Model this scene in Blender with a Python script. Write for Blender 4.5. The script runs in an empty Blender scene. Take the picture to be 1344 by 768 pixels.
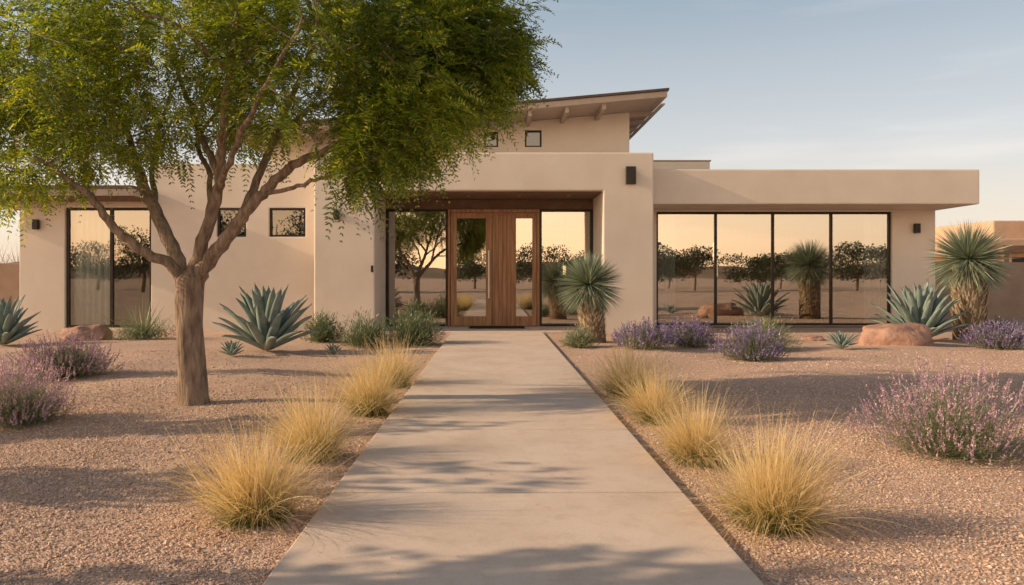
import bpy, bmesh, math, random
import numpy as np
from mathutils import Vector, noise
random.seed(3); rng=np.random.default_rng(7)
S=bpy.context.scene
COL=S.collection
H=1.3
def PX(u,v,y): return ((u-648)/1000*y, y, H+(363-v)/1000*y)
def GY(v): return 1300.0/(v-363)
# ---------------------------------------------------------------- materials
def newmat(name):
    m=bpy.data.materials.new(name); m.use_nodes=True
    nt=m.node_tree; nt.nodes.clear()
    out=nt.nodes.new('ShaderNodeOutputMaterial')
    return m,nt,out
def N(nt,t,**k):
    n=nt.nodes.new(t)
    for a,b in k.items(): setattr(n,a,b)
    return n
def ramp(nt,cols):
    r=N(nt,'ShaderNodeValToRGB'); e=r.color_ramp.elements
    while len(e)<len(cols): e.new(0.5)
    for i,(p,c) in enumerate(cols):
        e[i].position=p; e[i].color=(c[0],c[1],c[2],1)
    return r
def noisetex(nt,scale,detail=4,coord='Object',rough=0.55,stretch=None):
    tc=N(nt,'ShaderNodeTexCoord'); n=N(nt,'ShaderNodeTexNoise')
    n.inputs['Scale'].default_value=scale; n.inputs['Detail'].default_value=detail; n.inputs['Roughness'].default_value=rough
    if stretch:
        mp=N(nt,'ShaderNodeMapping'); mp.inputs['Scale'].default_value=stretch
        nt.links.new(tc.outputs[coord],mp.inputs[0]); nt.links.new(mp.outputs[0],n.inputs['Vector'])
    else: nt.links.new(tc.outputs[coord],n.inputs['Vector'])
    return n
def surf(name,c1,c2,scale=3,rough=0.85,bscale=60,bstr=0.3,bdist=0.01,metal=0,spec=0.3,stretch=None,bstretch=None,lo=.35,hi=.65):
    m,nt,out=newmat(name); L=nt.links.new
    p=N(nt,'ShaderNodeBsdfPrincipled'); n=noisetex(nt,scale,6,stretch=stretch)
    r=ramp(nt,[(lo,c1),(hi,c2)]); L(n.outputs['Fac'],r.inputs[0]); L(r.outputs[0],p.inputs['Base Color'])
    p.inputs['Roughness'].default_value=rough; p.inputs['Metallic'].default_value=metal
    p.inputs['Specular IOR Level'].default_value=spec
    if bstr>0:
        b=N(nt,'ShaderNodeBump'); n2=noisetex(nt,bscale,5,stretch=bstretch)
        b.inputs['Strength'].default_value=bstr; b.inputs['Distance'].default_value=bdist
        L(n2.outputs['Fac'],b.inputs['Height']); L(b.outputs[0],p.inputs['Normal'])
    L(p.outputs[0],out.inputs[0]); return m
def leafmat(name,cols,trans=0.4,tcol=None,use_t=False,tcols=None,clump=None,rough=0.6,gloss=0.06):
    m,nt,out=newmat(name); L=nt.links.new
    g=N(nt,'ShaderNodeNewGeometry')
    r=ramp(nt,cols); L(g.outputs['Random Per Island'],r.inputs[0]); col=r.outputs[0]
    if tcols:
        a=N(nt,'ShaderNodeAttribute'); a.attribute_name='t'
        r2=ramp(nt,tcols); L(a.outputs['Fac'],r2.inputs[0])
        mx=N(nt,'ShaderNodeMix',data_type='RGBA',blend_type='MULTIPLY'); mx.inputs[0].default_value=1
        L(col,mx.inputs[6]); L(r2.outputs[0],mx.inputs[7]); col=mx.outputs[2]
    if clump:
        n=noisetex(nt,clump,2); r3=ramp(nt,[(.35,(.6,.62,.65)),(.65,(1.5,1.35,1.15))]); L(n.outputs['Fac'],r3.inputs[0])
        mx=N(nt,'ShaderNodeMix',data_type='RGBA',blend_type='MULTIPLY'); mx.inputs[0].default_value=1
        L(col,mx.inputs[6]); L(r3.outputs[0],mx.inputs[7]); col=mx.outputs[2]
    d=N(nt,'ShaderNodeBsdfDiffuse'); t=N(nt,'ShaderNodeBsdfTranslucent')
    L(col,d.inputs[0])
    mt=N(nt,'ShaderNodeMix',data_type='RGBA',blend_type='MULTIPLY'); mt.inputs[0].default_value=1
    L(col,mt.inputs[6]); tc=tcol or (1.5,1.4,.7); mt.inputs[7].default_value=(*tc,1); L(mt.outputs[2],t.inputs[0])
    ms=N(nt,'ShaderNodeMixShader'); ms.inputs[0].default_value=trans; L(d.outputs[0],ms.inputs[1]); L(t.outputs[0],ms.inputs[2])
    gl=N(nt,'ShaderNodeBsdfGlossy'); gl.inputs['Roughness'].default_value=.45
    m2=N(nt,'ShaderNodeMixShader'); m2.inputs[0].default_value=gloss; L(ms.outputs[0],m2.inputs[1]); L(gl.outputs[0],m2.inputs[2])
    L(m2.outputs[0],out.inputs[0]); return m
def gravelmat(name,stones=False):
    m,nt,out=newmat(name); L=nt.links.new
    p=N(nt,'ShaderNodeBsdfPrincipled'); p.inputs['Roughness'].default_value=.9; p.inputs['Specular IOR Level'].default_value=.2
    cols=[(0,(.40,.265,.20)),(.3,(.54,.37,.285)),(.6,(.62,.44,.345)),(.85,(.70,.52,.42)),(1,(.78,.64,.54))]
    r=ramp(nt,cols)
    big=noisetex(nt,.7,5); rb=ramp(nt,[(.3,(.86,.85,.84)),(.7,(1.08,1.05,1.02))]); L(big.outputs['Fac'],rb.inputs[0])
    if stones:
        g=N(nt,'ShaderNodeNewGeometry'); L(g.outputs['Random Per Island'],r.inputs[0])
    else:
        tc=N(nt,'ShaderNodeTexCoord'); v=N(nt,'ShaderNodeTexVoronoi'); v.inputs['Scale'].default_value=88
        L(tc.outputs['Object'],v.inputs['Vector'])
        sp=N(nt,'ShaderNodeSeparateColor'); L(v.outputs['Color'],sp.inputs[0]); L(sp.outputs[0],r.inputs[0])
        b=N(nt,'ShaderNodeBump'); b.invert=True; b.inputs['Strength'].default_value=.65; b.inputs['Distance'].default_value=.007
        L(v.outputs['Distance'],b.inputs['Height']); L(b.outputs[0],p.inputs['Normal'])
    mx=N(nt,'ShaderNodeMix',data_type='RGBA',blend_type='MULTIPLY'); mx.inputs[0].default_value=1
    L(r.outputs[0],mx.inputs[6]); L(rb.outputs[0],mx.inputs[7]); L(mx.outputs[2],p.inputs['Base Color'])
    L(p.outputs[0],out.inputs[0]); return m
def concretemat():
    m,nt,out=newmat('concrete'); L=nt.links.new
    p=N(nt,'ShaderNodeBsdfPrincipled'); p.inputs['Roughness'].default_value=.88; p.inputs['Specular IOR Level'].default_value=.25
    n=noisetex(nt,1.5,7,rough=.6); r=ramp(nt,[(.3,(.63,.505,.425)),(.5,(.71,.58,.495)),(.7,(.76,.635,.55))]); L(n.outputs['Fac'],r.inputs[0])
    n2=noisetex(nt,220,3); r2=ramp(nt,[(.3,(.86,.85,.84)),(.6,(1.04,1.04,1.04))]); L(n2.outputs['Fac'],r2.inputs[0])
    n3=noisetex(nt,7,6,rough=.7); r3=ramp(nt,[(.34,(.91,.89,.87)),(.5,(1,1,1))]); L(n3.outputs['Fac'],r3.inputs[0])
    col=r.outputs[0]
    for q in (r2,r3):
        mx=N(nt,'ShaderNodeMix',data_type='RGBA',blend_type='MULTIPLY'); mx.inputs[0].default_value=1
        L(col,mx.inputs[6]); L(q.outputs[0],mx.inputs[7]); col=mx.outputs[2]
    L(col,p.inputs['Base Color'])
    b=N(nt,'ShaderNodeBump'); b.inputs['Strength'].default_value=.35; b.inputs['Distance'].default_value=.004
    n4=noisetex(nt,90,6,stretch=(.25,1,1)); L(n4.outputs['Fac'],b.inputs['Height']); L(b.outputs[0],p.inputs['Normal'])
    L(p.outputs[0],out.inputs[0]); return m
def glassmat(name,refl,tint):
    m,nt,out=newmat(name); L=nt.links.new
    t=N(nt,'ShaderNodeBsdfTransparent'); t.inputs[0].default_value=(*tint,1)
    g=N(nt,'ShaderNodeBsdfGlossy'); g.inputs['Roughness'].default_value=0; g.inputs[0].default_value=(.98,.95,.88,1)
    b=N(nt,'ShaderNodeBump'); b.inputs['Strength'].default_value=.03; b.inputs['Distance'].default_value=.02
    n=noisetex(nt,1.2,1); L(n.outputs['Fac'],b.inputs['Height']); L(b.outputs[0],g.inputs['Normal'])
    f=N(nt,'ShaderNodeFresnel'); f.inputs['IOR'].default_value=1.5
    mr=N(nt,'ShaderNodeMapRange'); mr.inputs['To Min'].default_value=refl; mr.inputs['To Max'].default_value=1
    L(f.outputs[0],mr.inputs['Value'])
    ms=N(nt,'ShaderNodeMixShader'); L(mr.outputs[0],ms.inputs[0]); L(t.outputs[0],ms.inputs[1]); L(g.outputs[0],ms.inputs[2])
    L(ms.outputs[0],out.inputs[0]); return m
def emis(name,c,s):
    m,nt,out=newmat(name); e=N(nt,'ShaderNodeEmission'); e.inputs[0].default_value=(*c,1); e.inputs[1].default_value=s
    nt.links.new(e.outputs[0],out.inputs[0]); return m
M={}
M['stucco']=surf('stucco',(.70,.605,.515),(.76,.665,.575),scale=1.1,rough=.95,bscale=90,bstr=.45,bdist=.006)
M['stucco_dark']=surf('stucco_brown',(.30,.215,.165),(.36,.26,.20),scale=2,bscale=80,rough=.95)
M['joint']=surf('joint_filler',(.08,.065,.055),(.12,.095,.08),scale=20)
M['adobe']=surf('adobe_stucco',(.55,.36,.25),(.62,.42,.30),scale=2,bscale=60,rough=.95)
M['fascia']=surf('painted_fascia',(.42,.335,.28),(.47,.38,.32),scale=4,rough=.7,bstr=.1)
M['roofmetal']=surf('bronze_roof_metal',(.075,.055,.045),(.11,.08,.065),scale=5,rough=.45,metal=.4,bstr=.05)
M['soffit']=surf('soffit_wood',(.14,.085,.055),(.20,.125,.08),scale=3,rough=.6,stretch=(1,8,1),bstr=.1)
M['frame']=surf('bronze_frame',(.028,.022,.018),(.042,.034,.028),scale=8,rough=.4,metal=.3,bstr=0)
M['wood']=surf('door_wood',(.25,.115,.055),(.43,.235,.125),scale=2.2,rough=.45,stretch=(9,9,.5),bscale=20,bstr=.1,bstretch=(8,8,.4),bdist=.003)
M['glass']=glassmat('window_glass',.48,(.80,.84,.84))
M['glass_dim']=glassmat('small_window_glass',.12,(.5,.55,.55))
M['glass_clear']=glassmat('clear_glass',.24,(.88,.93,.91))
M['metal']=surf('brushed_steel',(.5,.48,.45),(.6,.58,.55),rough=.3,metal=1,bstr=0)
M['concrete']=concretemat()
M['gravel']=gravelmat('gravel_ground'); M['stones']=gravelmat('gravel_stones',True)
M['bark']=surf('bark',(.16,.11,.08),(.36,.265,.20),scale=9,rough=.95,stretch=(2.2,2.2,.5),bscale=16,bstr=1,bdist=.03,bstretch=(2.5,2.5,.45))
M['leaf']=leafmat('tree_leaf',[(0,(.06,.12,.018)),(.45,(.13,.21,.028)),(.8,(.21,.29,.045)),(1,(.33,.35,.07))],trans=.58,tcol=(1.9,1.6,.5),clump=1.3)
M['dleaf']=leafmat('distant_leaf',[(0,(.03,.045,.015)),(1,(.07,.085,.03))],trans=.2)
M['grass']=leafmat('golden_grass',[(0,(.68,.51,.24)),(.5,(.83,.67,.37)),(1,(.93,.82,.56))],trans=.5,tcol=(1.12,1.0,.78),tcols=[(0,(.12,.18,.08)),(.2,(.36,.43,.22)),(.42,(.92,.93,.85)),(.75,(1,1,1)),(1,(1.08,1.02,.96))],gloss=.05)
M['sage']=leafmat('sage_leaf',[(0,(.17,.20,.12)),(.5,(.26,.29,.18)),(1,(.38,.40,.27))],trans=.3,tcol=(1.2,1.2,.8))
M['green']=leafmat('rosemary_leaf',[(0,(.09,.13,.06)),(.5,(.16,.21,.11)),(1,(.27,.31,.19))],trans=.25,tcol=(1.2,1.2,.8))
M['basegreen']=leafmat('grass_base_leaf',[(0,(.07,.10,.03)),(.5,(.13,.16,.055)),(1,(.24,.25,.10))],trans=.3,tcol=(1.2,1.2,.8))
M['purple']=leafmat('lavender_flower',[(0,(.18,.14,.28)),(.6,(.29,.23,.40)),(1,(.44,.36,.50))],trans=.3,tcol=(1.1,.95,1.1))
M['pink']=leafmat('pink_flower',[(0,(.36,.22,.42)),(.4,(.57,.37,.49)),(.75,(.77,.52,.57)),(1,(.87,.66,.64))],trans=.35,tcol=(1.1,.98,1.0))
M['agave']=surf('agave_skin',(.17,.235,.215),(.27,.335,.30),scale=6,rough=.5,bstr=.1,bscale=30,stretch=(1,1,1))
M['yucca']=leafmat('yucca_leaf',[(0,(.13,.18,.13)),(.5,(.21,.27,.20)),(1,(.34,.39,.29))],trans=.15,gloss=.1)
M['yuccadead']=leafmat('yucca_dead_leaf',[(0,(.30,.22,.15)),(.5,(.50,.40,.28)),(1,(.68,.58,.45))],trans=.1,tcol=(1,1,1),gloss=.02,tcols=[(0,(.35,.3,.25)),(.5,(.9,.9,.9)),(1,(1.2,1.2,1.2))])
M['rock']=surf('red_sandstone',(.34,.19,.14),(.48,.30,.23),scale=4,rough=.9,bscale=14,bstr=.8,bdist=.03)
M['hill']=surf('desert_hill',(.20,.14,.10),(.32,.22,.15),scale=.02,rough=1,bstr=0)
M['mat']=surf('coir_mat',(.02,.018,.016),(.035,.03,.025),scale=40,bscale=200)
M['interior']=surf('interior_plaster',(.42,.36,.30),(.48,.42,.36),bstr=0)
M['floor']=surf('interior_floor',(.16,.11,.08),(.22,.16,.12),bstr=0,rough=.5)
M['dark']=surf('dark_upholstery',(.05,.04,.035),(.08,.065,.055),bstr=.1)
M['curtain']=leafmat('sheer_curtain',[(0,(.80,.80,.76)),(1,(.82,.82,.78))],trans=.3,tcol=(1,1,1),gloss=0)
M['lamp']=emis('warm_lamp',(1,.66,.30),2.6)
M['dry']=surf('dry_twig',(.22,.16,.12),(.32,.25,.19),bstr=0)
# ---------------------------------------------------------------- mesh helpers
def quadobj(name,parts,loc=(0,0,0),parent=None,k=4):
    """parts: list of (V(n,3),F(m,k),t(n)|None,mat,smooth)"""
    Vs=[];Fs=[];Ts=[];Mi=[];Sm=[];mats=[];o=0
    for V,F,t,mat,sm in parts:
        V=np.asarray(V,dtype=np.float32).reshape(-1,3);F=np.asarray(F,dtype=np.int32).reshape(-1,k)
        if mat not in mats: mats.append(mat)
        Vs.append(V);Fs.append(F+o);Ts.append(np.zeros(len(V),np.float32) if t is None else np.asarray(t,np.float32).ravel())
        Mi.append(np.full(len(F),mats.index(mat),np.int32));Sm.append(np.full(len(F),sm,bool));o+=len(V)
    V=np.concatenate(Vs);F=np.concatenate(Fs);T=np.concatenate(Ts)
    me=bpy.data.meshes.new(name); me.vertices.add(len(V)); me.vertices.foreach_set('co',V.ravel())
    me.loops.add(F.size); me.polygons.add(len(F)); me.polygons.foreach_set('loop_start',np.arange(0,F.size,k,dtype=np.int32))
    me.loops.foreach_set('vertex_index',F.ravel())
    me.polygons.foreach_set('material_index',np.concatenate(Mi)); me.polygons.foreach_set('use_smooth',np.concatenate(Sm))
    me.update(calc_edges=True)
    a=me.attributes.new('t','FLOAT','POINT'); a.data.foreach_set('value',T)
    for m in mats: me.materials.append(M[m])
    ob=bpy.data.objects.new(name,me); COL.objects.link(ob); ob.location=loc
    if parent: ob.parent=parent
    return ob
BF=np.array([[0,3,2,1],[4,5,6,7],[0,1,5,4],[1,2,6,5],[2,3,7,6],[3,0,4,7]])
def box(x0,x1,y0,y1,z0,z1,mat,fn=None):
    V=np.array([[x0,y0,z0],[x1,y0,z0],[x1,y1,z0],[x0,y1,z0],[x0,y0,z1],[x1,y0,z1],[x1,y1,z1],[x0,y1,z1]],float)
    if fn: V[:,2]+=np.array([fn(x) for x in V[:,0]])
    return (V,BF,None,mat,False)
def boxes(name,parts,parent=None,bevel=0,loc=(0,0,0)):
    o=quadobj(name,parts,parent=parent,loc=loc)
    if bevel: 
        b=o.modifiers.new('b','BEVEL'); b.width=bevel; b.segments=2; b.limit_method='ANGLE'; b.angle_limit=math.radians(40)
    return o
def wallpart(x0,x1,z0,z1,y0,y1,ops,mat,topfn=None):
    xs=sorted(set([x0,x1]+[a for o in ops for a in o[:2]])); zs=sorted(set([z0,z1]+[a for o in ops for a in o[2:]]))
    xs=[x for x in xs if x0<=x<=x1]; zs=[z for z in zs if z0<=z<=z1]
    nx,nz=len(xs),len(zs); V=[]
    for y in (y0,y1):
        for z in zs:
            for x in xs:
                zz=z+(topfn(x) if topfn and z==z1 else 0); V.append((x,y,zz))
    I=lambda s,i,j: s*nx*nz+j*nx+i
    def solid(i,j):
        if i<0 or j<0 or i>=nx-1 or j>=nz-1: return False
        cx=(xs[i]+xs[i+1])/2; cz=(zs[j]+zs[j+1])/2
        return not any(a<cx<b and c<cz<d for a,b,c,d in ops)
    F=[]
    for i in range(nx-1):
        for j in range(nz-1):
            if not solid(i,j): continue
            F.append((I(0,i,j),I(0,i+1,j),I(0,i+1,j+1),I(0,i,j+1)))
            F.append((I(1,i,j),I(1,i,j+1),I(1,i+1,j+1),I(1,i+1,j)))
            if not solid(i-1,j): F.append((I(0,i,j),I(0,i,j+1),I(1,i,j+1),I(1,i,j)))
            if not solid(i+1,j): F.append((I(0,i+1,j),I(1,i+1,j),I(1,i+1,j+1),I(0,i+1,j+1)))
            if not solid(i,j-1): F.append((I(0,i,j),I(1,i,j),I(1,i+1,j),I(0,i+1,j)))
            if not solid(i,j+1): F.append((I(0,i,j+1),I(0,i+1,j+1),I(1,i+1,j+1),I(1,i,j+1)))
    return (np.array(V),np.array(F),None,mat,False)
def nrm(a): return a/np.maximum(np.linalg.norm(a,axis=-1,keepdims=True),1e-9)
def ribbons(base,d,L,droop,W,segs,mat,prof=None,sidew=None,r=rng):
    n=len(base); s=np.linspace(0,1,segs+1); d=nrm(d)
    L=np.broadcast_to(L,(n,)); droop=np.broadcast_to(droop,(n,)); W=np.broadcast_to(W,(n,))
    P=base[:,None]+d[:,None]*(L[:,None]*s)[:,:,None]; P=P.copy(); P[:,:,2]-=(droop*L)[:,None]*s**2
    side=nrm(np.cross(d,np.array([0,0,1.])+r.normal(0,.5,(n,3)))) if sidew is None else sidew
    pr=(1-s**2)*.95+.05 if prof is None else prof(s)
    w=(W[:,None]*pr/2)[:,:,None]*side[:,None]
    V=np.stack([P-w,P+w],2).reshape(-1,3)
    b=(np.arange(n)*(segs+1)*2)[:,None]+np.arange(segs)*2
    F=np.stack([b,b+1,b+3,b+2],-1).reshape(-1,4)
    t=np.broadcast_to(s[None,:,None],(n,segs+1,2)).ravel()
    return (V,F,t,mat,False)
def empty(name,loc=(0,0,0)):
    e=bpy.data.objects.new(name,None); COL.objects.link(e); e.location=loc; e.empty_display_size=.5; return e
def tube(P,R,k,mat,wob=0):
    P=np.array(P,float);n=len(P); T=np.gradient(P,axis=0);T=nrm(T)
    ref=np.array([0.3,1,.1]); A=nrm(np.cross(T,ref)); B=np.cross(T,A)
    th=np.linspace(0,2*np.pi,k,endpoint=False)
    rr=np.array(R)[:,None]*(1+wob*np.sin(3*th[None]+np.arange(n)[:,None]*.25)+wob*.6*np.sin(5*th[None]-np.arange(n)[:,None]*.4))
    V=P[:,None]+rr[:,:,None]*(np.cos(th)[None,:,None]*A[:,None]+np.sin(th)[None,:,None]*B[:,None])
    i=np.arange(n-1)[:,None]*k; j=np.arange(k)[None]; j2=(j+1)%k
    F=np.stack([i+j,i+j2,i+k+j2,i+k+j],-1).reshape(-1,4)
    return (V.reshape(-1,3),F,None,mat,True)
def edgetubes(A,B,ra,rb,k,mat):
    A=np.array(A);B=np.array(B);T=nrm(B-A); U=nrm(np.cross(T,np.array([.31,.9,.27])));W=np.cross(T,U)
    th=np.linspace(0,2*np.pi,k,endpoint=False); c=np.cos(th)[None,:,None]*U[:,None]+np.sin(th)[None,:,None]*W[:,None]
    V=np.stack([A[:,None]+c*np.array(ra)[:,None,None],B[:,None]+c*np.array(rb)[:,None,None]],1).reshape(-1,3)
    b=np.arange(len(A))[:,None]*2*k; j=np.arange(k)[None]; j2=(j+1)%k
    F=np.stack([b+j,b+j2,b+k+j2,b+k+j],-1).reshape(-1,4)
    return (V,F,None,mat,True)
def sphdir(n,zmin=-1,zmax=1,r=rng):
    z=r.uniform(zmin,zmax,n);a=r.uniform(0,2*np.pi,n);q=np.sqrt(1-z*z)
    return np.stack([q*np.cos(a),q*np.sin(a),z],-1)
# ---------------------------------------------------------------- ground
def gh(x,y):
    x=np.asarray(x,float);y=np.asarray(y,float)
    h=.025*np.sin(x*.9+y*.5)+.02*np.sin(x*1.7-y*1.3+1)+.012*np.sin(y*2.3+x*.4)+.008*np.sin(x*3.7+1.3*y)
    m=np.clip((np.abs(x-.08)-1.15)/1.0,0,1)*np.clip((16-y)/2,0,1)*np.clip((40-np.abs(x))/10,0,1)*np.clip((y+20)/5,0,1)
    return (h+.015)*m
xs=np.concatenate([[-2500,-900,-300,-100,-60,-40],np.arange(-26,26.1,.25),[40,60,100,300,900,2500]])
ys=np.concatenate([[-2500,-900,-300,-100,-50],np.arange(-26,20.1,.25),[24,30,40,60,100,300,900,2500]])
X,Y=np.meshgrid(xs,ys); Z=gh(X,Y); nx=len(xs)
i=np.arange(len(ys)-1)[:,None]*nx+np.arange(nx-1)[None]
F=np.stack([i,i+1,i+nx+1,i+nx],-1)
quadobj('ground',[(np.stack([X,Y,Z],-1),F,None,'gravel',True)])
# stones
n=760000
y=rng.uniform(2.5,13.0,n); x=rng.uniform(-1,1,n)*(.76*13+.5)
dens=np.where(y<5.5,1,np.maximum(.10,1-(y-5.5)/4.2))
keep=(np.abs(x)<.72*y+.6)&(rng.uniform(0,1,n)<dens)&((x<-.97)|(x>1.13)|(rng.uniform(0,1,n)<.0012))
x=x[keep];y=y[keep];n=len(x)
r=rng.gamma(7,.00074,n)+.0016; r*=1+np.clip(y-5.5,0,6)*.07
big=rng.uniform(0,1,n)<.010; r[big]*=1.7
onp=(x>-.97)&(x<1.13); r[onp]*=.7
c=np.stack([x,y,np.where(onp,.044,gh(x,y))+r*.22],-1)
oc=np.array([[1,0,0],[0,1,0],[-1,0,0],[0,-1,0],[0,0,1],[0,0,-1]],float)
V=oc[None]*rng.uniform(.7,1.3,(n,6,1))*np.array([1,1,.6])+rng.normal(0,.14,(n,6,3))
a=rng.uniform(0,2*np.pi,n);ca,sa=np.cos(a)[:,None],np.sin(a)[:,None]
V=np.stack([V[...,0]*ca-V[...,1]*sa,V[...,0]*sa+V[...,1]*ca,V[...,2]],-1)*r[:,None,None]+c[:,None]
ft=np.array([[0,1,4],[1,2,4],[2,3,4],[3,0,4]])
F=(np.arange(n)*6)[:,None,None]+ft[None]
quadobj('gravel',[(V.reshape(-1,3),F.reshape(-1,3),None,'stones',False)],k=3)
print('stones',n)
# path
parts=[]
joints=[-2.87,-1.04,.79,2.62,4.45,6.28,8.11,9.94,11.77,13.6,15.43,17.38]
for a,b in zip(joints[:-1],joints[1:]):
    parts.append(box(-.95,1.11,a+.014,b-.014,-.1,.042,'concrete'))
parts.append(box(-.93,1.09,-2.8,17.3,-.11,-.004,'joint'))
boxes('concrete_path',parts,bevel=.010)
# hills
parts=[];k=220
for R,hh,sd in ((420,10,1.3),(900,34,4.1)):
    th=np.linspace(0,2*np.pi,k+1); hgt=np.array([hh*max(.12,.45+.9*noise.noise(Vector((math.cos(t)*3+sd,math.sin(t)*3,sd)))+.3*noise.noise(Vector((math.cos(t)*11,math.sin(t)*11,sd)))) for t in th]); hgt[-1]=hgt[0]
    rows=[]
    for f,rm in ((0,1),(.55,1.08),(.9,1.16),(1,1.22),(.8,1.4)):
        rows.append(np.stack([np.cos(th)*R*rm,np.sin(th)*R*rm,hgt*f-(1 if f==0 else 0)],-1))
    V=np.concatenate(rows);b=(np.arange(4)*(k+1))[:,None]+np.arange(k)[None]
    F=np.stack([b,b+1,b+k+2,b+k+1],-1)
    parts.append((V,F,None,'hill',True))
quadobj('hills',parts)
# ---------------------------------------------------------------- house
house=empty('modern_stucco_house',(0,0,0))
hp=lambda *a,**k: boxes(*a,parent=house,**k)
# portal
hp('entry_portal',[wallpart(-4.106,3.654,-.2,4.136,17.4,19.3,[(-2.72,2.5,-.2,3.266)],'stucco')],bevel=.03)
hp('portal_soffit',[box(-2.715,2.495,17.6,19.25,3.235,3.262,'soffit')])
hp('entry_downlights',[box(x-.05,x+.05,18.2,18.3,3.225,3.234,'metal') for x in (-1.8,-.6,.6,1.8)])
hp('porch_slab',[box(-2.71,2.49,17.4,19.6,-.1,.046,'concrete')],bevel=.008)
# entry glazing
g0,g1=19.15,19.27
x0,x1=-2.72,2.5; zt=2.99
fr=[box(x0+.002,x1-.002,g0+.02,g1+.02,zt,3.23,'soffit')]
fr+=[box(x0+.003,x0+.08,g0,g1,.047,zt,'frame'),box(x1-.08,x1-.003,g0,g1,.047,zt,'frame')]
fr+=[box(-1.21,-1.155,g0,g1,.047,zt,'frame'),box(1.155,1.21,g0,g1,.047,zt,'frame')]
for a,b in ((x0+.08,-1.21),(1.21,x1-.08)):
    fr+=[box(a,b,g0,g1,zt-.06,zt-.001,'frame'),box(a,b,g0,g1,.047,.10,'frame')]
hp('entry_frames',fr,bevel=.004)
def pane(a,b,y,c,d,g='glass'): return (np.array([[a,y,c],[b,y,c],[b,y,d],[a,y,d]]),np.array([[0,1,2,3]]),None,g,False)
hp('sidelights',[pane(x0+.08,-1.21,19.21,.10,zt-.06),pane(1.21,x1-.08,19.21,.10,zt-.06)])
d=[]
def leaf(a,b,ga,gb):
    y0,y1=19.13,19.19
    return [box(a,ga,y0,y1,.06,zt-.09,'wood'),box(gb,b,y0,y1,.06,zt-.09,'wood'),
            box(ga+.001,gb-.001,y0+.004,y1-.004,.06,.30,'wood'),box(ga+.001,gb-.001,y0+.004,y1-.004,2.76,zt-.092,'wood')]
d+=[box(-1.15,-1.09,19.1,19.25,.047,zt-.002,'wood'),box(1.09,1.15,19.1,19.25,.047,zt-.002,'wood'),box(-1.089,1.089,19.1,19.25,zt-.085,zt-.003,'wood')]
d+=leaf(-1.08,-.045,-.93,-.20)+leaf(-.035,1.08,.56,.97)
hp('front_door',d,bevel=.006)
hp('door_planks',[box(.02+.105*i,.118+.105*i,19.115,19.135,.09,2.86,'wood') for i in range(5)],bevel=.004)
hp('door_glass',[pane(-.93,-.20,19.16,.30,2.76),pane(.56,.97,19.16,.30,2.76)])
hp('door_handle',[box(-.14,-.105,19.03,19.06,.75,1.95,'metal'),box(-.14,-.105,19.06,19.13,.85,.88,'metal'),box(-.14,-.105,19.06,19.13,1.82,1.85,'metal')],bevel=.004)
# left wing
xa=-8.19
hp('left_wing_wall',[wallpart(-11.46,xa,-.2,3.12,18.4,18.65,[(-10.36,-8.28,.06,2.97)],'stucco')],bevel=.02)
hp('left_wing_roof',[box(-13.2,xa+.002,17.3,26,3.14,3.30,'fascia'),box(-13.24,xa+.004,17.26,26.04,3.302,3.37,'roofmetal')],bevel=.006)
hp('left_wing_soffit',[box(-13.1,xa,17.4,18.38,3.115,3.138,'soffit')])
hp('mid_wall',[wallpart(xa,-4.108,-.2,4.0,18.2,18.5,[(-5.37,-4.50,2.25,2.94),(-6.62,-5.92,2.25,2.94)],'stucco')],bevel=.02)
def window(name,a,b,y,c,d,mull=(),fw=.05,g='glass'):
    p=[box(a+.001,a+fw,y,y+.08,c,d,'frame'),box(b-fw,b-.001,y,y+.08,c,d,'frame'),box(a+fw,b-fw,y,y+.08,d-fw,d-.001,'frame'),box(a+fw,b-fw,y,y+.08,c+.001,c+fw,'frame')]
    for m in mull: p.append(box(m-fw*.55,m+fw*.55,y-.002,y+.082,c+fw,d-fw,'frame'))
    hp(name+'_frame',p,bevel=.003); e=[a+fw]+list(mull)+[b-fw]
    hp(name+'_glass',[pane(p0,p1,y+.04,c+fw,d-fw,g) for p0,p1 in zip(e[:-1],e[1:])])
window('left_slider',-10.36,-8.28,18.47,.06,2.97,(-9.27,),fw=.065,g='glass_clear')
window('small_window_a',-5.37,-4.50,18.26,2.25,2.94,g='glass_dim')
window('small_window_b',-6.62,-5.92,18.26,2.25,2.94,g='glass_dim')
# right wing
hp('right_wing_wall',[wallpart(3.60,11.31,-.2,3.03,19.5,19.8,[(4.17,10.2,.04,2.96)],'stucco')],bevel=.02)
window('picture_window',4.17,10.2,19.58,.04,2.96,(5.71,7.18,8.68),fw=.055)
hp('right_wing_roof',[box(3.58,11.55,18.1,27,3.02,3.85,'stucco')],bevel=.03)
hp('roof_parapet',[box(3.0,5.96,21,26,3.85,4.47,'stucco'),box(2.99,5.99,20.97,26.03,4.472,4.51,'fascia')],bevel=.01)
# shells
hp('rear_walls',[box(11.01,11.31,19.81,27,-.2,3.018,'stucco'),box(-11.46,11.3,27.01,27.3,-.2,3.3,'stucco'),box(-11.46,-11.2,18.66,27,-.2,3.12,'stucco'),
   box(-8.15,3.0,19.31,27,3.4,4.0,'stucco')])
hp('interior_walls',[box(3.45,3.58,19.32,27,0,3.2,'interior'),box(-2.95,-2.76,19.32,27,0,3.2,'interior'),box(3.59,11.0,25.5,25.6,0,3.01,'interior'),box(-2.75,3.44,24.5,24.6,0,3.2,'interior'),box(-11.1,-2.96,22.5,22.6,0,3.1,'interior'),
   box(-2.75,3.44,19.32,24.49,3.2,3.25,'interior'),box(-8.1,-2.96,18.52,22.49,3.11,3.16,'interior')])
hp('interior_floor',[box(-11.1,11.0,19.29,27,-.05,.035,'floor'),box(-11.1,-4.2,18.66,19.288,-.05,.034,'floor')])
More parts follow.
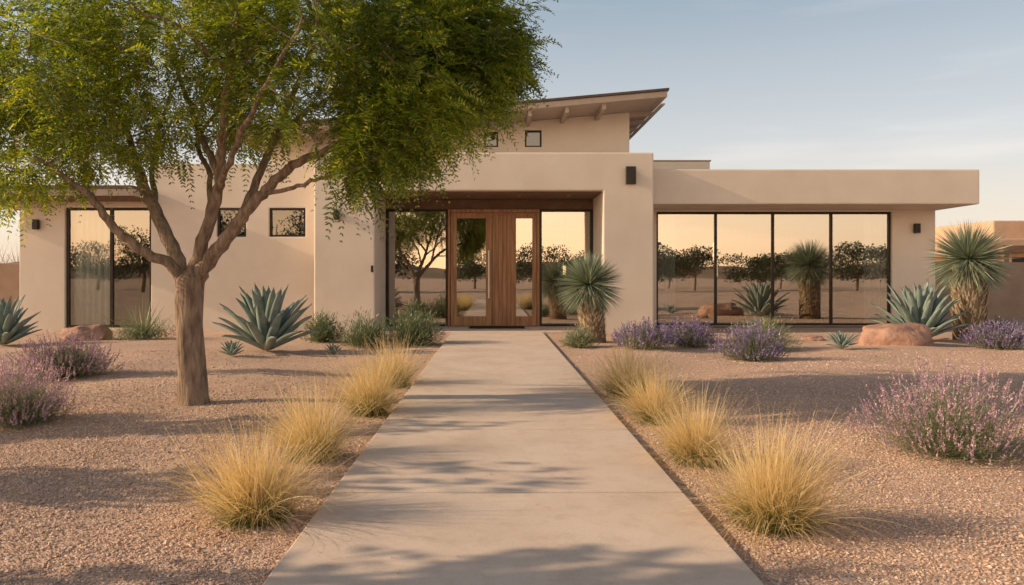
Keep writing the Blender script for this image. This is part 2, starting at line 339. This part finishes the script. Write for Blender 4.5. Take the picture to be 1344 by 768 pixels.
# curtains
def curtain(a,b,y,z0,z1):
    n=max(12,int((b-a)*60)); xx=np.linspace(a,b,n); yy=y+.035*np.sin(xx*42)+.015*np.sin(xx*17)
    V=np.concatenate([np.stack([xx,yy,np.full(n,z)],-1) for z in (z0,z1)]); i=np.arange(n-1)
    return (V,np.stack([i,i+1,i+n+1,i+n],-1),None,'curtain',True)
hp('curtains',[curtain(4.23,4.7,19.74,.06,2.95),curtain(9.6,10.15,19.74,.06,2.95),curtain(-10.30,-9.3,18.66,.06,2.95)])
# upper volume
rs=lambda x: .09*(x-4.33)
cw=[(.84,1.29,4.785,5.24),(-.26,.12,4.785,5.2),(-1.6,-1.15,4.785,5.15)]
hp('clerestory_wall',[wallpart(-6,3.65,3.7,5.781,20.5,20.75,cw,'stucco',topfn=rs),
   wallpart(-6,3.65,3.7,5.781,26,26.2,[],'stucco',topfn=rs)],bevel=.01)
hp('clerestory_sides',[box(3.45,3.648,20.76,25.99,3.7,5.70,'stucco'),box(-5.998,-5.8,20.76,25.99,3.7,4.84,'stucco')])
for i,(a,b,c,dd) in enumerate(cw): window('clerestory_window_%d'%i,a,b,20.56,c,dd,fw=.045,g='glass_dim')
hp('clerestory_roof',[box(-6.6,4.33,19.0,26.8,5.785,5.93,'fascia',fn=rs),box(-6.64,4.37,18.95,26.85,5.932,5.995,'roofmetal',fn=rs)],bevel=.006)
raf=[box(x-.05,x+.05,19.12,20.49,5.64,5.784,'fascia',fn=rs) for x in np.arange(-5.6,3.7,.93)]
raf+=[box(3.655,4.28,y-.05,y+.05,5.66,5.784,'fascia',fn=rs) for y in (20.6,21.7,22.8,23.9,25,26.1)]
raf+=[box(4.2,4.3,19.12,26.7,5.62,5.655,'fascia',fn=rs)]
hp('rafters',raf)
# sconces
def sconce(u,v,y,w,h):
    X,_,Zc=PX(u,v,y)
    return [box(X-w/2,X+w/2,y-.15,y-.04,Zc-h/2,Zc+h/2,'frame'),box(X-w*.3,X+w*.3,y-.041,y+.0,Zc-h*.3,Zc+h*.3,'frame')]
hp('wall_sconces',sconce(827,231,17.4,.22,.40)+sconce(50,295,18.4,.13,.24)+sconce(443,282,17.4,.12,.24)+sconce(1201,300,19.5,.13,.24),bevel=.006)
hp('doorbell',[box(-2.78-.02,-2.78+.03,17.37,17.4,1.4,1.55,'frame')])
# loose things
boxes('doormat',[box(-.6,.75,18.3,18.95,.047,.066,'mat')],bevel=.005)
def pend(name,x,y,z,h,w=.1):
    boxes(name,[box(x-w/2,x+w/2,y-w/2,y+w/2,z,z+h,'lamp'),box(x-.006,x+.006,y-.006,y+.006,z+h+.001,3.0,'frame'),box(x-w/2-.01,x+w/2+.01,y-w/2-.01,y+w/2+.01,z+h,z+h+.03,'frame')])
pend('pendant_lamp',6.2,21.4,1.75,.5,.07); pend('pendant_lamp',1.95,21,1.35,.25,.08); pend('pendant_lamp',6.7,23,1.3,.4,.08)
def chair(x,y,rot):
    p=[box(-.35,.35,-.35,.35,.28,.42,'dark'),box(-.35,.35,.28,.40,.42,.85,'dark'),box(-.42,-.35,-.35,.38,.15,.6,'dark'),box(.35,.42,-.35,.38,.15,.6,'dark')]
    p+=[box(a,a+.05,b,b+.05,0,.28,'frame') for a in (-.4,.35) for b in (-.33,.3)]
    o=boxes('armchair',p,bevel=.03,loc=(x,y,.036)); o.rotation_euler[2]=rot
chair(8.3,20.9,.5); chair(9.4,20.9,-.5); chair(8.8,22.6,3.1)
boxes('dining_table',[box(-1.1,1.1,-.5,.5,.70,.75,'floor')]+[box(a,a+.07,b,b+.07,0,.70,'floor') for a in (-1,.93) for b in (-.4,.33)],bevel=.01,loc=(6.1,22.2,.036))
# boundary walls / neighbour
boxes('boundary_wall',[box(11.35,40,23.9,24.2,-.2,1.75,'stucco_dark')],bevel=.03)
boxes('boundary_wall',[box(-40,-11.5,23.9,24.2,-.2,1.72,'stucco_dark')],bevel=.03)
nb=empty('neighbor_adobe_house',(0,0,0))
boxes('walls',[box(25.6,44,40,52,-.2,3.3,'adobe'),box(27.2,40,41.5,50,3.3,4.35,'adobe'),box(23,25.59,43,50,-.2,2.7,'adobe')],parent=nb,bevel=.08)
boxes('portal_beam',[box(26.3,33,39.3,39.99,2.55,2.9,'soffit')]+[box(x,x+.25,39.4,39.65,-.1,2.55,'soffit') for x in (26.4,29.4,32.6)],parent=nb)
boxes('window_openings',[box(27.2,28.6,39.95,39.999,1.0,2.3,'frame'),box(30,31.4,39.95,39.999,1,2.3,'frame')],parent=nb)
# ---------------------------------------------------------------- tree
def catmull(P,R,m=6):
    P=np.array(P,float);R=np.array(R,float);Q=np.concatenate([[2*P[0]-P[1]],P,[2*P[-1]-P[-2]]]);o=[];ro=[]
    for i in range(len(P)-1):
        p0,p1,p2,p3=Q[i:i+4]
        for t in np.linspace(0,1,m,endpoint=False):
            o.append(.5*((2*p1)+(-p0+p2)*t+(2*p0-5*p1+4*p2-p3)*t*t+(-p0+3*p1-3*p2+p3)*t**3)); ro.append(R[i]*(1-t)+R[i+1]*t)
    o.append(P[-1]);ro.append(R[-1]); return np.array(o),np.array(ro)
TY=7.78
limbs=[ # (pts (u,v,dy), r0,r1)
 ([(247,400,0),(241,372,0),(224,348,-.05),(185,328,-.2),(150,300,-.3),(125,265,-.4),(95,240,-.5),(60,215,-.6),(20,195,-.7)],.07,.014),
 ([(248,405,0),(238,360,.03),(217,305,.1),(190,250,.25),(178,215,.35),(150,190,.5),(105,182,.6),(60,165,.7),(10,130,.8)],.085,.014),
 ([(184,232,.3),(172,190,.45),(160,150,.6),(150,90,.7),(120,30,.9)],.04,.012),
 ([(248,405,0),(255,355,0),(268,308,-.05),(283,265,-.1),(290,220,-.2),(292,170,-.4),(300,100,-.6),(310,30,-.8),(320,-50,-.9)],.08,.014),
 ([(289,232,-.2),(272,195,.1),(250,140,.5),(225,70,.9),(210,0,1.2)],.042,.012),
 ([(250,405,0),(262,360,-.03),(295,315,-.1),(322,280,-.15),(350,248,-.2),(385,218,-.3),(430,197,-.4),(480,172,-.5),(540,150,-.6),(590,140,-.6)],.085,.012),
 ([(318,285,-.15),(338,235,0),(362,175,.2),(395,100,.4),(425,20,.6),(440,-50,.6)],.048,.012),
 ([(345,255,-.2),(385,246,-.5),(430,232,-.8),(475,216,-1.0),(520,195,-1.1)],.024,.009),
 ([(355,190,.15),(400,150,.5),(460,115,.8),(530,95,1.0),(610,75,1.1)],.036,.011),
 ([(286,250,-.15),(310,190,-.7),(350,110,-1.2),(400,20,-1.5)],.036,.011),
 ([(206,285,.12),(200,220,.7),(215,150,1.3),(250,60,1.8)],.036,.011),
 ([(300,95,-.6),(240,40,-.9),(170,10,-1.1)],.027,.01),
 ([(272,300,0),(276,230,.3),(262,180,.7),(330,100,1.4),(380,40,1.9)],.034,.01),
]
tx,ty,tz=PX(253,530,TY)
tree=empty('desert_shade_tree',(tx,ty,0)); TL=np.array([tx,ty,0])
parts=[];nodes=[];nr=[]
tp,tr=catmull([PX(253,536,TY),PX(253,522,TY),PX(251,480,TY),PX(249,430,TY),PX(249,395,TY),PX(250,366,TY),PX(251,352,TY)],[.205,.155,.135,.13,.14,.135,.03],6)
parts.append(tube(tp-TL,tr,20,'bark',.045))
for pts,r0,r1 in limbs:
    P=[PX(u,v,TY+dy) for u,v,dy in pts]; R=np.linspace(r0,r1,len(P))
    P,R=catmull(P,R,6); P=P+np.concatenate([[[0,0,0]]*3,rng.normal(0,.008,(len(P)-3,3))]); parts.append(tube(P-TL,R,10,'bark',.04))
    k0=len(P)//3
    for p,r_ in zip(P[k0::2],R[k0::2]): nodes.append(p);nr.append(r_)
nmain=len(nodes)
blobs=[((70,80),150,100,-.2,1.3,88),((40,235),62,26,-.6,.5,24),((230,60),170,95,.2,1.6,95),((400,60),160,110,0,1.7,105),((540,75),120,95,.3,1.4,100),
 ((605,55),72,85,.4,1.0,84),((565,155),58,40,-.4,.7,42),((470,180),52,40,-.7,.6,32),((330,-70),300,110,0,1.7,95),((140,165),110,35,.3,1.0,34),
 ((628,85),40,42,.2,.6,28),((462,236),22,18,-.8,.3,10),((330,165),70,30,.8,.8,10),((520,140),60,45,-.6,.6,28),((10,150),50,60,.2,.9,24),((100,210),50,16,-.4,.4,9),((560,195),40,16,-.5,.3,9),((655,60),25,45,.1,.4,12)]
cl=[]
def vlim(u): return float(np.interp(u,[-60,60,110,200,330,400,440,480,530,600,640,700],[255,250,215,190,180,210,250,250,212,185,125,90]))
for (u,v),ru,rv,dy,ry,n in blobs:
    q=nrm(rng.normal(0,1,(n,3)))*(rng.uniform(.15,1,(n,1))**.45)
    for a in q:
        p=PX(u+a[0]*ru,v+a[1]*rv,TY+dy+a[2]*ry)
        uu=648+p[0]/7.4*1000; vv=363-(p[2]-H)/7.4*1000
        if vv>vlim(uu)-8: continue
        cl.append(p)
cl=np.array(cl); nodes=list(nodes); parent=[-1]*nmain
mainarr=np.array(nodes); dist=np.min(np.linalg.norm(cl[:,None]-mainarr[None],axis=2),axis=1)
for ci in np.argsort(dist):
    c=cl[ci]; A=np.array(nodes); dd=np.linalg.norm(A-c,axis=1)+np.clip(A[:,2]-c[2],0,None)*.4
    j=int(np.argmin(dd)); a=A[j]; L=np.linalg.norm(c-a); prev=j; ns=max(1,int(L/.22))
    for s in range(1,ns+1):
        t=s/ns; p=a*(1-t)+c*t; p=p+np.array([0,0,.12*L*math.sin(math.pi*t)])+(rng.normal(0,.02,3) if s<ns else 0)
        nodes.append(p);parent.append(prev);prev=len(nodes)-1
cnt=np.ones(len(nodes))
for k in range(len(nodes)-1,nmain-1,-1):
    cnt[parent[k]]+=cnt[k]*.5
rad=np.minimum(.0035*np.sqrt(cnt)+.001,.02)
A=[];B=[];ra=[];rb=[]
for k in range(nmain,len(nodes)):
    pz=parent[k];A.append(nodes[pz]);B.append(nodes[k]);ra.append(rad[pz] if pz>=nmain else rad[k]*1.3);rb.append(rad[k])
parts.append(edgetubes(np.array(A)-TL,np.array(B)-TL,ra,rb,5,'bark'))
quadobj('trunk_and_limbs',parts,parent=tree)
def fronds(O,D,L,nl,ll,lw,mat,r=rng):
    n=len(O);D=nrm(D); s=(np.arange(nl)+1)/nl
    side=nrm(np.cross(D,np.array([0,0,1.])+r.normal(0,.35,(n,3)))); up=np.cross(side,D)
    P=O[:,None]+D[:,None]*(L[:,None]*s)[:,:,None];P[:,:,2]-=(L*r.uniform(.1,.6,n))[:,None]*s**2
    out=[]
    for sg in (-1,1):
        d=nrm(D[:,None]*.6+sg*side[:,None]*.85+up[:,None]*r.normal(0,.2,(n,nl,1))+r.normal(0,.1,(n,nl,3))-np.array([0,0,.15]))
        l=(ll*r.uniform(.75,1.2,(n,nl))*np.sin(np.clip(s*2.6+.45,0,np.pi*.86))[None])[:,:,None]
        w=nrm(np.cross(d,up[:,None]+r.normal(0,.2,(n,nl,3))))*lw*.5
        b=P;tip=P+d*l;mid=P+d*l*.45
        out.append(np.stack([b,mid+w,tip,mid-w],2))
    V=np.concatenate(out,1).reshape(-1,3); return (V,np.arange(len(V)).reshape(-1,4),None,mat,False)
O=[];D=[]
ctr=np.array(PX(330,90,TY))
for c in cl:
    k=15; rv=rng.normal(0,.10,(k,3)); O.append(c+rv); o=nrm((c-ctr)[None])*.6+nrm(rv)*.9+np.array([0,0,-.08]); D.append(o)
O=np.concatenate(O);D=np.concatenate(D)
quadobj('foliage',[fronds(O-TL,D,rng.uniform(.18,.36,len(O)),10,.086,.018,'leaf')],parent=tree)
print('fronds',len(O))
# distant trees
def dtree(cx,cy,h,w,seed,leafn=2600,ls=.16):
    r=np.random.default_rng(seed); ps=[]
    ps.append(tube([(cx,cy,-.1),(cx+.1,cy,h*.2),(cx+.05,cy+.1,h*.38)],[.045*h**.8,.035*h**.8,.03*h**.8],8,'bark'))
    for i in range(15):
        a=r.uniform(0,6.28);q=r.uniform(.1,.75)*w/2; c=np.array([cx+math.cos(a)*q,cy+math.sin(a)*q,h*r.uniform(.3,.85)])
        ps.append(tube([(cx+.05,cy+.1,h*.3),((cx+c[0])/2,(cy+c[1])/2,h*.4),tuple(c)],[.05,.035,.015],5,'bark'))
        m=leafn//15
        O=c+nrm(r.normal(0,1,(m,3)))*(r.uniform(.1,1,(m,1))**.5)*np.array([w*.2,w*.2,h*.17]); O[:,2]=np.abs(O[:,2])
        ps.append(ribbons(O,nrm(r.normal(0,1,(m,3))),r.uniform(.6,1.3,m)*ls,.1,ls*.7,1,'dleaf',prof=lambda s:1-s*.8,r=r))
    return ps
ps=[]
for i,(cx,cy,h,w) in enumerate([(13.5,-26,4.6,6),(18.5,-31,4.2,7),(24,-30,3.6,6.5),(33,-30,4.6,7),(29,-38,4,7),(-9,-26,5.2,7),(-15.5,-25,7.6,8),(-21.5,-27,7.4,8),(-29,-26,5.5,8),(4.5,-36,4.6,7),(-2,-40,4.2,7),(9,-40,4,8),(42,-40,5,8),(36,-48,4.4,8),(20,-48,4,8),(-40,-40,5,8),(-40,26,4.5,6)]):
    ps+=dtree(cx,cy,h,w,i+10,leafn=3600,ls=.2)
quadobj('distant_trees',ps)
for i,(cx,cy,h,w,ln) in enumerate([(-6.3,2.55,3.5,1.5,800),(-7.0,4.35,3.2,1.1,600),(-7.7,6.0,3.2,.9,560),(-9.6,9.4,3.6,1.3,700)]):  # unseen trees added left of frame to cast shadow bands on the path
    quadobj('offscreen_shadow_tree',dtree(0,0,h,w,i+50,leafn=ln,ls=.13),loc=(cx,cy,0))
# bare trees at left behind wall
ps=[]
for cx in (-25.5,-23.6,-28):
    O=np.tile([[cx,38,.2]],(160,1))+rng.normal(0,.1,(160,3)); d=sphdir(160,.35,1)
    ps.append(ribbons(O,d,rng.uniform(1.6,3.2,160),.0,.03,3,'dry')); 
    O2=O+nrm(d)*rng.uniform(1,2.2,(160,1)); d2=nrm(d+rng.normal(0,.5,(160,3))); ps.append(ribbons(O2,d2,rng.uniform(.6,1.2,160),.0,.02,2,'dry'))
quadobj('bare_desert_tree',ps)
# ---------------------------------------------------------------- plants
def place(u,v): 
    y=GY(v); x=(u-648)/1000*y; return x,y,float(gh(x,y))
def grass(u,v,wpx,hpx,n):
    x,y,z=place(u,v); R=wpx*y/2000; h=hpx*y/1000; sc=max(1,y/5)**.8
    O=np.concatenate([rng.normal(0,R*.16,(n,2)),np.zeros((n,1))],1); a=rng.uniform(0,2*np.pi,n)
    lean=np.abs(rng.normal(0,.8,n))+.05
    tuft=rng.uniform(0,2*np.pi,8); k=rng.integers(0,8,n); sel=rng.uniform(0,1,n)<.6; a=np.where(sel,tuft[k]+rng.normal(0,.2,n),a)
    lean=np.where(sel,np.abs(rng.normal(.15+.12*k,.16)),lean)
    d=np.stack([np.cos(a)*lean,np.sin(a)*lean,np.ones(n)],-1)+np.concatenate([O[:,:2]/R*.6,np.zeros((n,1))],1)
    L=h*(.42+1.1*rng.beta(2.0,2.1,n))*(1+.15*lean); dr=rng.uniform(.05,.6,n)*(.3+lean)
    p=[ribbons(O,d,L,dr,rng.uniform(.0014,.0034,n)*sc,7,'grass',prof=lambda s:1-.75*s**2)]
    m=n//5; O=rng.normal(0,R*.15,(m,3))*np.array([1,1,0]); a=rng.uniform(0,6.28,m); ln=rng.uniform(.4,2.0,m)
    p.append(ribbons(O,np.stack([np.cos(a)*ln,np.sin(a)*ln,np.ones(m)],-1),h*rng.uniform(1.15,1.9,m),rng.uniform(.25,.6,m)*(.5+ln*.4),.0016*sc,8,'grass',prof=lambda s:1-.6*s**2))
    m=n//3; O=np.concatenate([rng.normal(0,R*.2,(m,2)),np.zeros((m,1))],1)
    d=sphdir(m,.2,1); p.append(ribbons(O,d,h*rng.uniform(.2,.5,m),rng.uniform(.1,.4,m),.003*sc,3,'basegreen'))
    quadobj('golden_grass_clump',p,loc=(x,y,z))
for a in [(335,685,180,116,1650),(412,604,132,92,1350),(486,545,104,82,1050),(518,508,84,60,820),(1012,690,198,130,1950),(915,608,134,90,1400),(862,556,96,74,1080),(822,520,100,67,1000)]: grass(*a)
def shrub(name,u,v,wpx,hpx,leafm,flm,ns,nl,fl=.9,nf=6,fw=1.):
    x,y,z=place(u,v); R=wpx*y/2000; h=hpx*y/1000; p=[]
    d=sphdir(ns,.08,1); O=rng.normal(0,R*.12,(ns,3)); O[:,2]=np.abs(O[:,2])*.3
    tgt=d*np.array([R,R,h])*rng.uniform(.6,1.14,(ns,1)); L=np.linalg.norm(tgt-O,axis=1)
    sc=max(1,y/6)
    p.append(ribbons(O,tgt-O,L,.04,.0026*sc,3,leafm))
    t=rng.uniform(.25,.92,(nl,1)); k=rng.integers(0,ns,nl); B=O[k]*(1-t)+tgt[k]*t+rng.normal(0,R*.04,(nl,3)); B[:,2]=np.abs(B[:,2])
    dd=nrm(tgt[k])*.8+nrm(rng.normal(0,1,(nl,3)))*.7+np.array([0,0,.3])
    p.append(ribbons(B,dd,rng.uniform(.025,.055,nl)*min(sc,1.8),.1,.006*sc,1,leafm,prof=lambda s:1-s*.75))
    if flm:
        sel=np.where((d[:,2]>.12)&(rng.uniform(0,1,ns)<fl))[0]; m=len(sel); e=tgt[sel]; dn=nrm(nrm(tgt[sel]-O[sel])*.7+np.array([0,0,.8])+rng.normal(0,.12,(m,3)))
        sp=.016*sc**.5
        p.append(ribbons(e-dn*.02,dn,sp*nf,.0,.003*sc,1,leafm))
        for j in range(nf):
            for rep in range(2):
                B=e+dn*(sp*j)+rng.normal(0,.002,(m,3)); q=nrm(rng.normal(0,.7,(m,3))+dn)
                p.append(ribbons(B,q,rng.uniform(.012,.021,m)*sc**.7*fw,.0,(.012-.001*j)*sc**.7*fw,1,flm,prof=lambda s:1-s*.6))
    quadobj(name,p,loc=(x,y,z))
shrub('pink_lavender_bush',1245,598,208,104,'sage','pink',1050,9500,fl=.72,fw=.92)
shrub('pink_lavender_bush',85,495,122,48,'sage','pink',720,5400,fl=.7,fw=.92)
shrub('pink_lavender_bush',22,557,136,76,'sage','pink',880,6400,fl=.7,fw=.92)
shrub('lavender_bush',985,471,84,40,'sage','purple',480,2600,fl=.72,fw=1.05)
shrub('lavender_bush',845,461,76,29,'sage','purple',460,2000,fl=.72,fw=1.1)
shrub('lavender_bush',903,457,68,29,'sage','purple',460,2000,fl=.72,fw=1.1)
shrub('lavender_bush',1312,459,82,29,'sage','purple',460,2000,fl=.72,fw=1.1)
shrub('sage_bush',1002,458,106,52,'sage',None,500,3200)
shrub('sage_bush',760,457,52,34,'sage',None,300,1700)
shrub('rosemary_bush',425,450,66,46,'green',None,350,3000)
shrub('rosemary_bush',482,454,92,48,'green',None,400,3800)
shrub('rosemary_bush',545,453,98,58,'green',None,500,4200)
shrub('rosemary_bush',1312,434,40,20,'green',None,200,1000)
def wispy(u,v,wpx,hpx,n):
    x,y,z=place(u,v);R=wpx*y/2000;h=hpx*y/1000
    O=rng.normal(0,.06,(n,3));O[:,2]=0;d=sphdir(n,.45,1)
    shr=[ribbons(O,d,rng.uniform(.6,1.1,n)*h,.05,.014,4,'sage')]
    m=1200; O2=rng.normal(0,.15,(m,3))*np.array([R*3,R*3,1]);O2[:,2]=np.abs(O2[:,2]); shr.append(ribbons(O2,sphdir(m,.2,1),rng.uniform(.1,.25,m),.1,.012,1,'green'))
    quadobj('desert_broom_bush',shr,loc=(x,y,z))
wispy(188,446,75,66,110)
def agave(u,v,R,hh,N_,W):
    x,y,z=place(u,v); p=[];ns,nq=9,5; s=np.linspace(0,1,ns);q=np.linspace(-1,1,nq)
    for i in range(N_):
        f=i/(N_-1); a=i*2.39996+random.uniform(-.15,.15); inc=math.radians(84-62*f**.9+random.uniform(-5,5))
        L=R*(.78+.32*math.sin(math.pi*min(1,f*.8+.15)))*random.uniform(.9,1.08)*(hh/R if f<.35 else 1)**.5
        th=inc-random.uniform(.0,.35)*s*(.4+f)+.12*np.sin(s*3.1); ds=L/(ns-1)
        rr=np.concatenate([[0],np.cumsum(np.cos(th[:-1])*ds)])+.05*R*(.4+f); zz=np.concatenate([[0],np.cumsum(np.sin(th[:-1])*ds)])+.04*R*(1-f)
        w=W*(1-s)**.62*(.62+1.25*s)*.5; w[-1]=.001
        er=np.array([math.cos(a),math.sin(a),0]);et=np.array([-math.sin(a),math.cos(a),0])
        nn=-np.sin(th)[:,None]*er+np.cos(th)[:,None]*np.array([0,0,1.])
        C=rr[:,None]*er+zz[:,None]*np.array([0,0,1.])
        V=C[:,None]+(w[:,None]*q)[:,:,None]*et+(w[:,None]*.55*q**2)[:,:,None]*nn[:,None]
        b=(np.arange(ns-1)*nq)[:,None]+np.arange(nq-1)[None]
        p.append((V.reshape(-1,3),np.stack([b,b+1,b+nq+1,b+nq],-1),None,'agave',True))
    o=quadobj('blue_agave',p,loc=(x,y,z+.01)); m=o.modifiers.new('s','SOLIDIFY'); m.thickness=.012*R/.8; m.offset=-1
agave(350,463,.98,1.12,46,.21)
agave(4,452,.78,1.0,38,.16)
agave(1207,449,1.02,1.2,50,.19)
agave(304,471,.26,.2,22,.07)
agave(1105,461,.33,.24,24,.08)
agave(438,464,.2,.14,18,.05)
def yucca(u,v,cu,cv,R,tw,hs):
    x,y,z=place(u,v); cz=H+(363-cv)/1000*y; cx=(cu-u)/1000*y
    e=empty('beaked_yucca',(x,y,z)); n=1500
    d=sphdir(n,-.8,1); c=np.array([cx,0,cz])
    quadobj('leaf_crown',[ribbons(c+d*.05*R,d,R*rng.uniform(.85,1.1,n),np.where(d[:,2]<0,.12,.03),.020*R/.64,3,'yucca',prof=lambda s:(1-s)**.7*(.6+.8*s)+.02)],parent=e)
    top=cz-R*.25; m=900; zz=rng.uniform(.0,top,m);a=rng.uniform(0,2*np.pi,m)
    rr=tw/2*(.82+.22*(zz/top))
    O=np.stack([cx*zz/top+np.cos(a)*rr*.8,np.sin(a)*rr*.8,zz],-1); d=np.stack([np.cos(a)*.55,np.sin(a)*.55,np.full(m,1.)],-1)
    sd=np.stack([-np.sin(a),np.cos(a),np.zeros(m)],-1)
    quadobj('shaggy_trunk',[tube([(0,0,-.05),(cx*.3,0,top*.3),(cx,0,top)],[tw*.42,tw*.40,tw*.44],14,'yuccadead'),
        ribbons(O,d,rng.uniform(.09,.16,m)*hs,-.0,.06*hs,2,'yuccadead',prof=lambda s:(1-s)*.9+.1,sidew=sd)],parent=e)
yucca(779,449,773,374,.68,.62,1)
yucca(1273,446,1271,340,.80,.76,1.15)
def rock(u,v,w,h,dp,seed):
    x,y,z=place(u,v); bm=bmesh.new(); bmesh.ops.create_icosphere(bm,subdivisions=4,radius=1)
    for vv in bm.verts:
        p=vv.co.copy(); k=1+.28*noise.noise(p*1.1+Vector((seed,0,0)))+.16*noise.noise(p*2.7+Vector((0,seed,0)))+.07*noise.noise(p*7)
        p=p*k; p.x=max(-.92,min(.92,p.x)); p.z=min(p.z,.78+.14*p.x+.12*noise.noise(p*2.2)); vv.co=Vector((p.x*w/2,p.y*dp/2,p.z*h*.95+h*.15))
    me=bpy.data.meshes.new('boulder'); bm.to_mesh(me); bm.free(); me.materials.append(M['rock']); 
    for q in me.polygons: q.use_smooth=True
    o=bpy.data.objects.new('boulder',me); COL.objects.link(o); o.location=(x,y,z-.02)
rock(112,446,1.0,.34,.7,1.2); rock(1176,455,1.5,.42,.9,5.3); rock(908,440,.8,.25,.5,9.1); rock(1068,447,.45,.12,.4,3.3); rock(852,446,.4,.15,.3,7.3)
# ---------------------------------------------------------------- light
A_=math.radians(4); E_=math.radians(22)
dirv=Vector((math.cos(A_)*math.cos(E_),math.sin(A_)*math.cos(E_),-math.sin(E_)))
ld=bpy.data.lights.new('sun','SUN'); ld.energy=5; ld.angle=math.radians(.5); ld.color=(1,.74,.47)
lo=bpy.data.objects.new('sun',ld); COL.objects.link(lo); lo.rotation_euler=dirv.to_track_quat('-Z','Y').to_euler(); lo.location=(-20,-5,12)
w=bpy.data.worlds.new('World'); S.world=w; w.use_nodes=True; nt=w.node_tree; nt.nodes.clear(); L=nt.links.new
out=N(nt,'ShaderNodeOutputWorld'); sky=N(nt,'ShaderNodeTexSky',sky_type='NISHITA'); sky.sun_disc=False; sky.sun_elevation=E_; sky.sun_rotation=math.atan2(-math.cos(A_),-math.sin(A_)); sky.dust_density=2.5
b1=N(nt,'ShaderNodeBackground'); b1.inputs[1].default_value=.05; L(sky.outputs[0],b1.inputs[0])
tc=N(nt,'ShaderNodeTexCoord'); sx=N(nt,'ShaderNodeSeparateXYZ'); L(tc.outputs['Generated'],sx.inputs[0])
rp=ramp(nt,[(0,(.87,.66,.49)),(.06,(.84,.70,.575)),(.17,(.60,.585,.565)),(.36,(.275,.35,.40)),(.6,(.04,.055,.08)),(1,(.02,.03,.05))]); L(sx.outputs['Z'],rp.inputs[0])
# thin cloud
mp=N(nt,'ShaderNodeMapping'); mp.inputs['Scale'].default_value=(1.2,1.2,9); L(tc.outputs['Generated'],mp.inputs[0])
cn=N(nt,'ShaderNodeTexNoise'); cn.inputs['Scale'].default_value=2.2; cn.inputs['Detail'].default_value=5; L(mp.outputs[0],cn.inputs['Vector'])
cr=ramp(nt,[(.52,(0,0,0)),(.75,(.14,.10,.08))]); L(cn.outputs['Fac'],cr.inputs[0])
ad=N(nt,'ShaderNodeMix',data_type='RGBA',blend_type='ADD'); ad.inputs[0].default_value=1; L(rp.outputs[0],ad.inputs[6]); L(cr.outputs[0],ad.inputs[7])
# warm sky glow added behind the camera to brighten the facade
dp=N(nt,'ShaderNodeVectorMath',operation='DOT_PRODUCT'); L(tc.outputs['Generated'],dp.inputs[0]); dp.inputs[1].default_value=Vector((-.45,-.88,.12)).normalized()
gr=ramp(nt,[(0,(1,1,1)),(.3,(1.1,1.06,1.0)),(.75,(2.4,1.95,1.45)),(1,(3.7,2.8,1.9))]); L(dp.outputs['Value'],gr.inputs[0])
mu=N(nt,'ShaderNodeMix',data_type='RGBA',blend_type='MULTIPLY'); mu.inputs[0].default_value=1; L(ad.outputs[2],mu.inputs[6]); L(gr.outputs[0],mu.inputs[7])
b2=N(nt,'ShaderNodeBackground'); b2.inputs[1].default_value=.92; L(mu.outputs[2],b2.inputs[0])
as_=N(nt,'ShaderNodeAddShader'); L(b1.outputs[0],as_.inputs[0]); L(b2.outputs[0],as_.inputs[1]); L(as_.outputs[0],out.inputs[0])
# camera
cd=bpy.data.cameras.new('camera'); cam=bpy.data.objects.new('camera',cd); COL.objects.link(cam); S.camera=cam
cam.location=(0,0,H); cam.rotation_euler=(math.radians(90),0,0); cd.lens=1000/1344*36; cd.sensor_width=36
cd.shift_x=24/1344; cd.shift_y=-21/1344; cd.clip_end=6000; cd.clip_start=.05
S.view_settings.view_transform='Standard'; S.view_settings.look='None'; S.view_settings.exposure=0
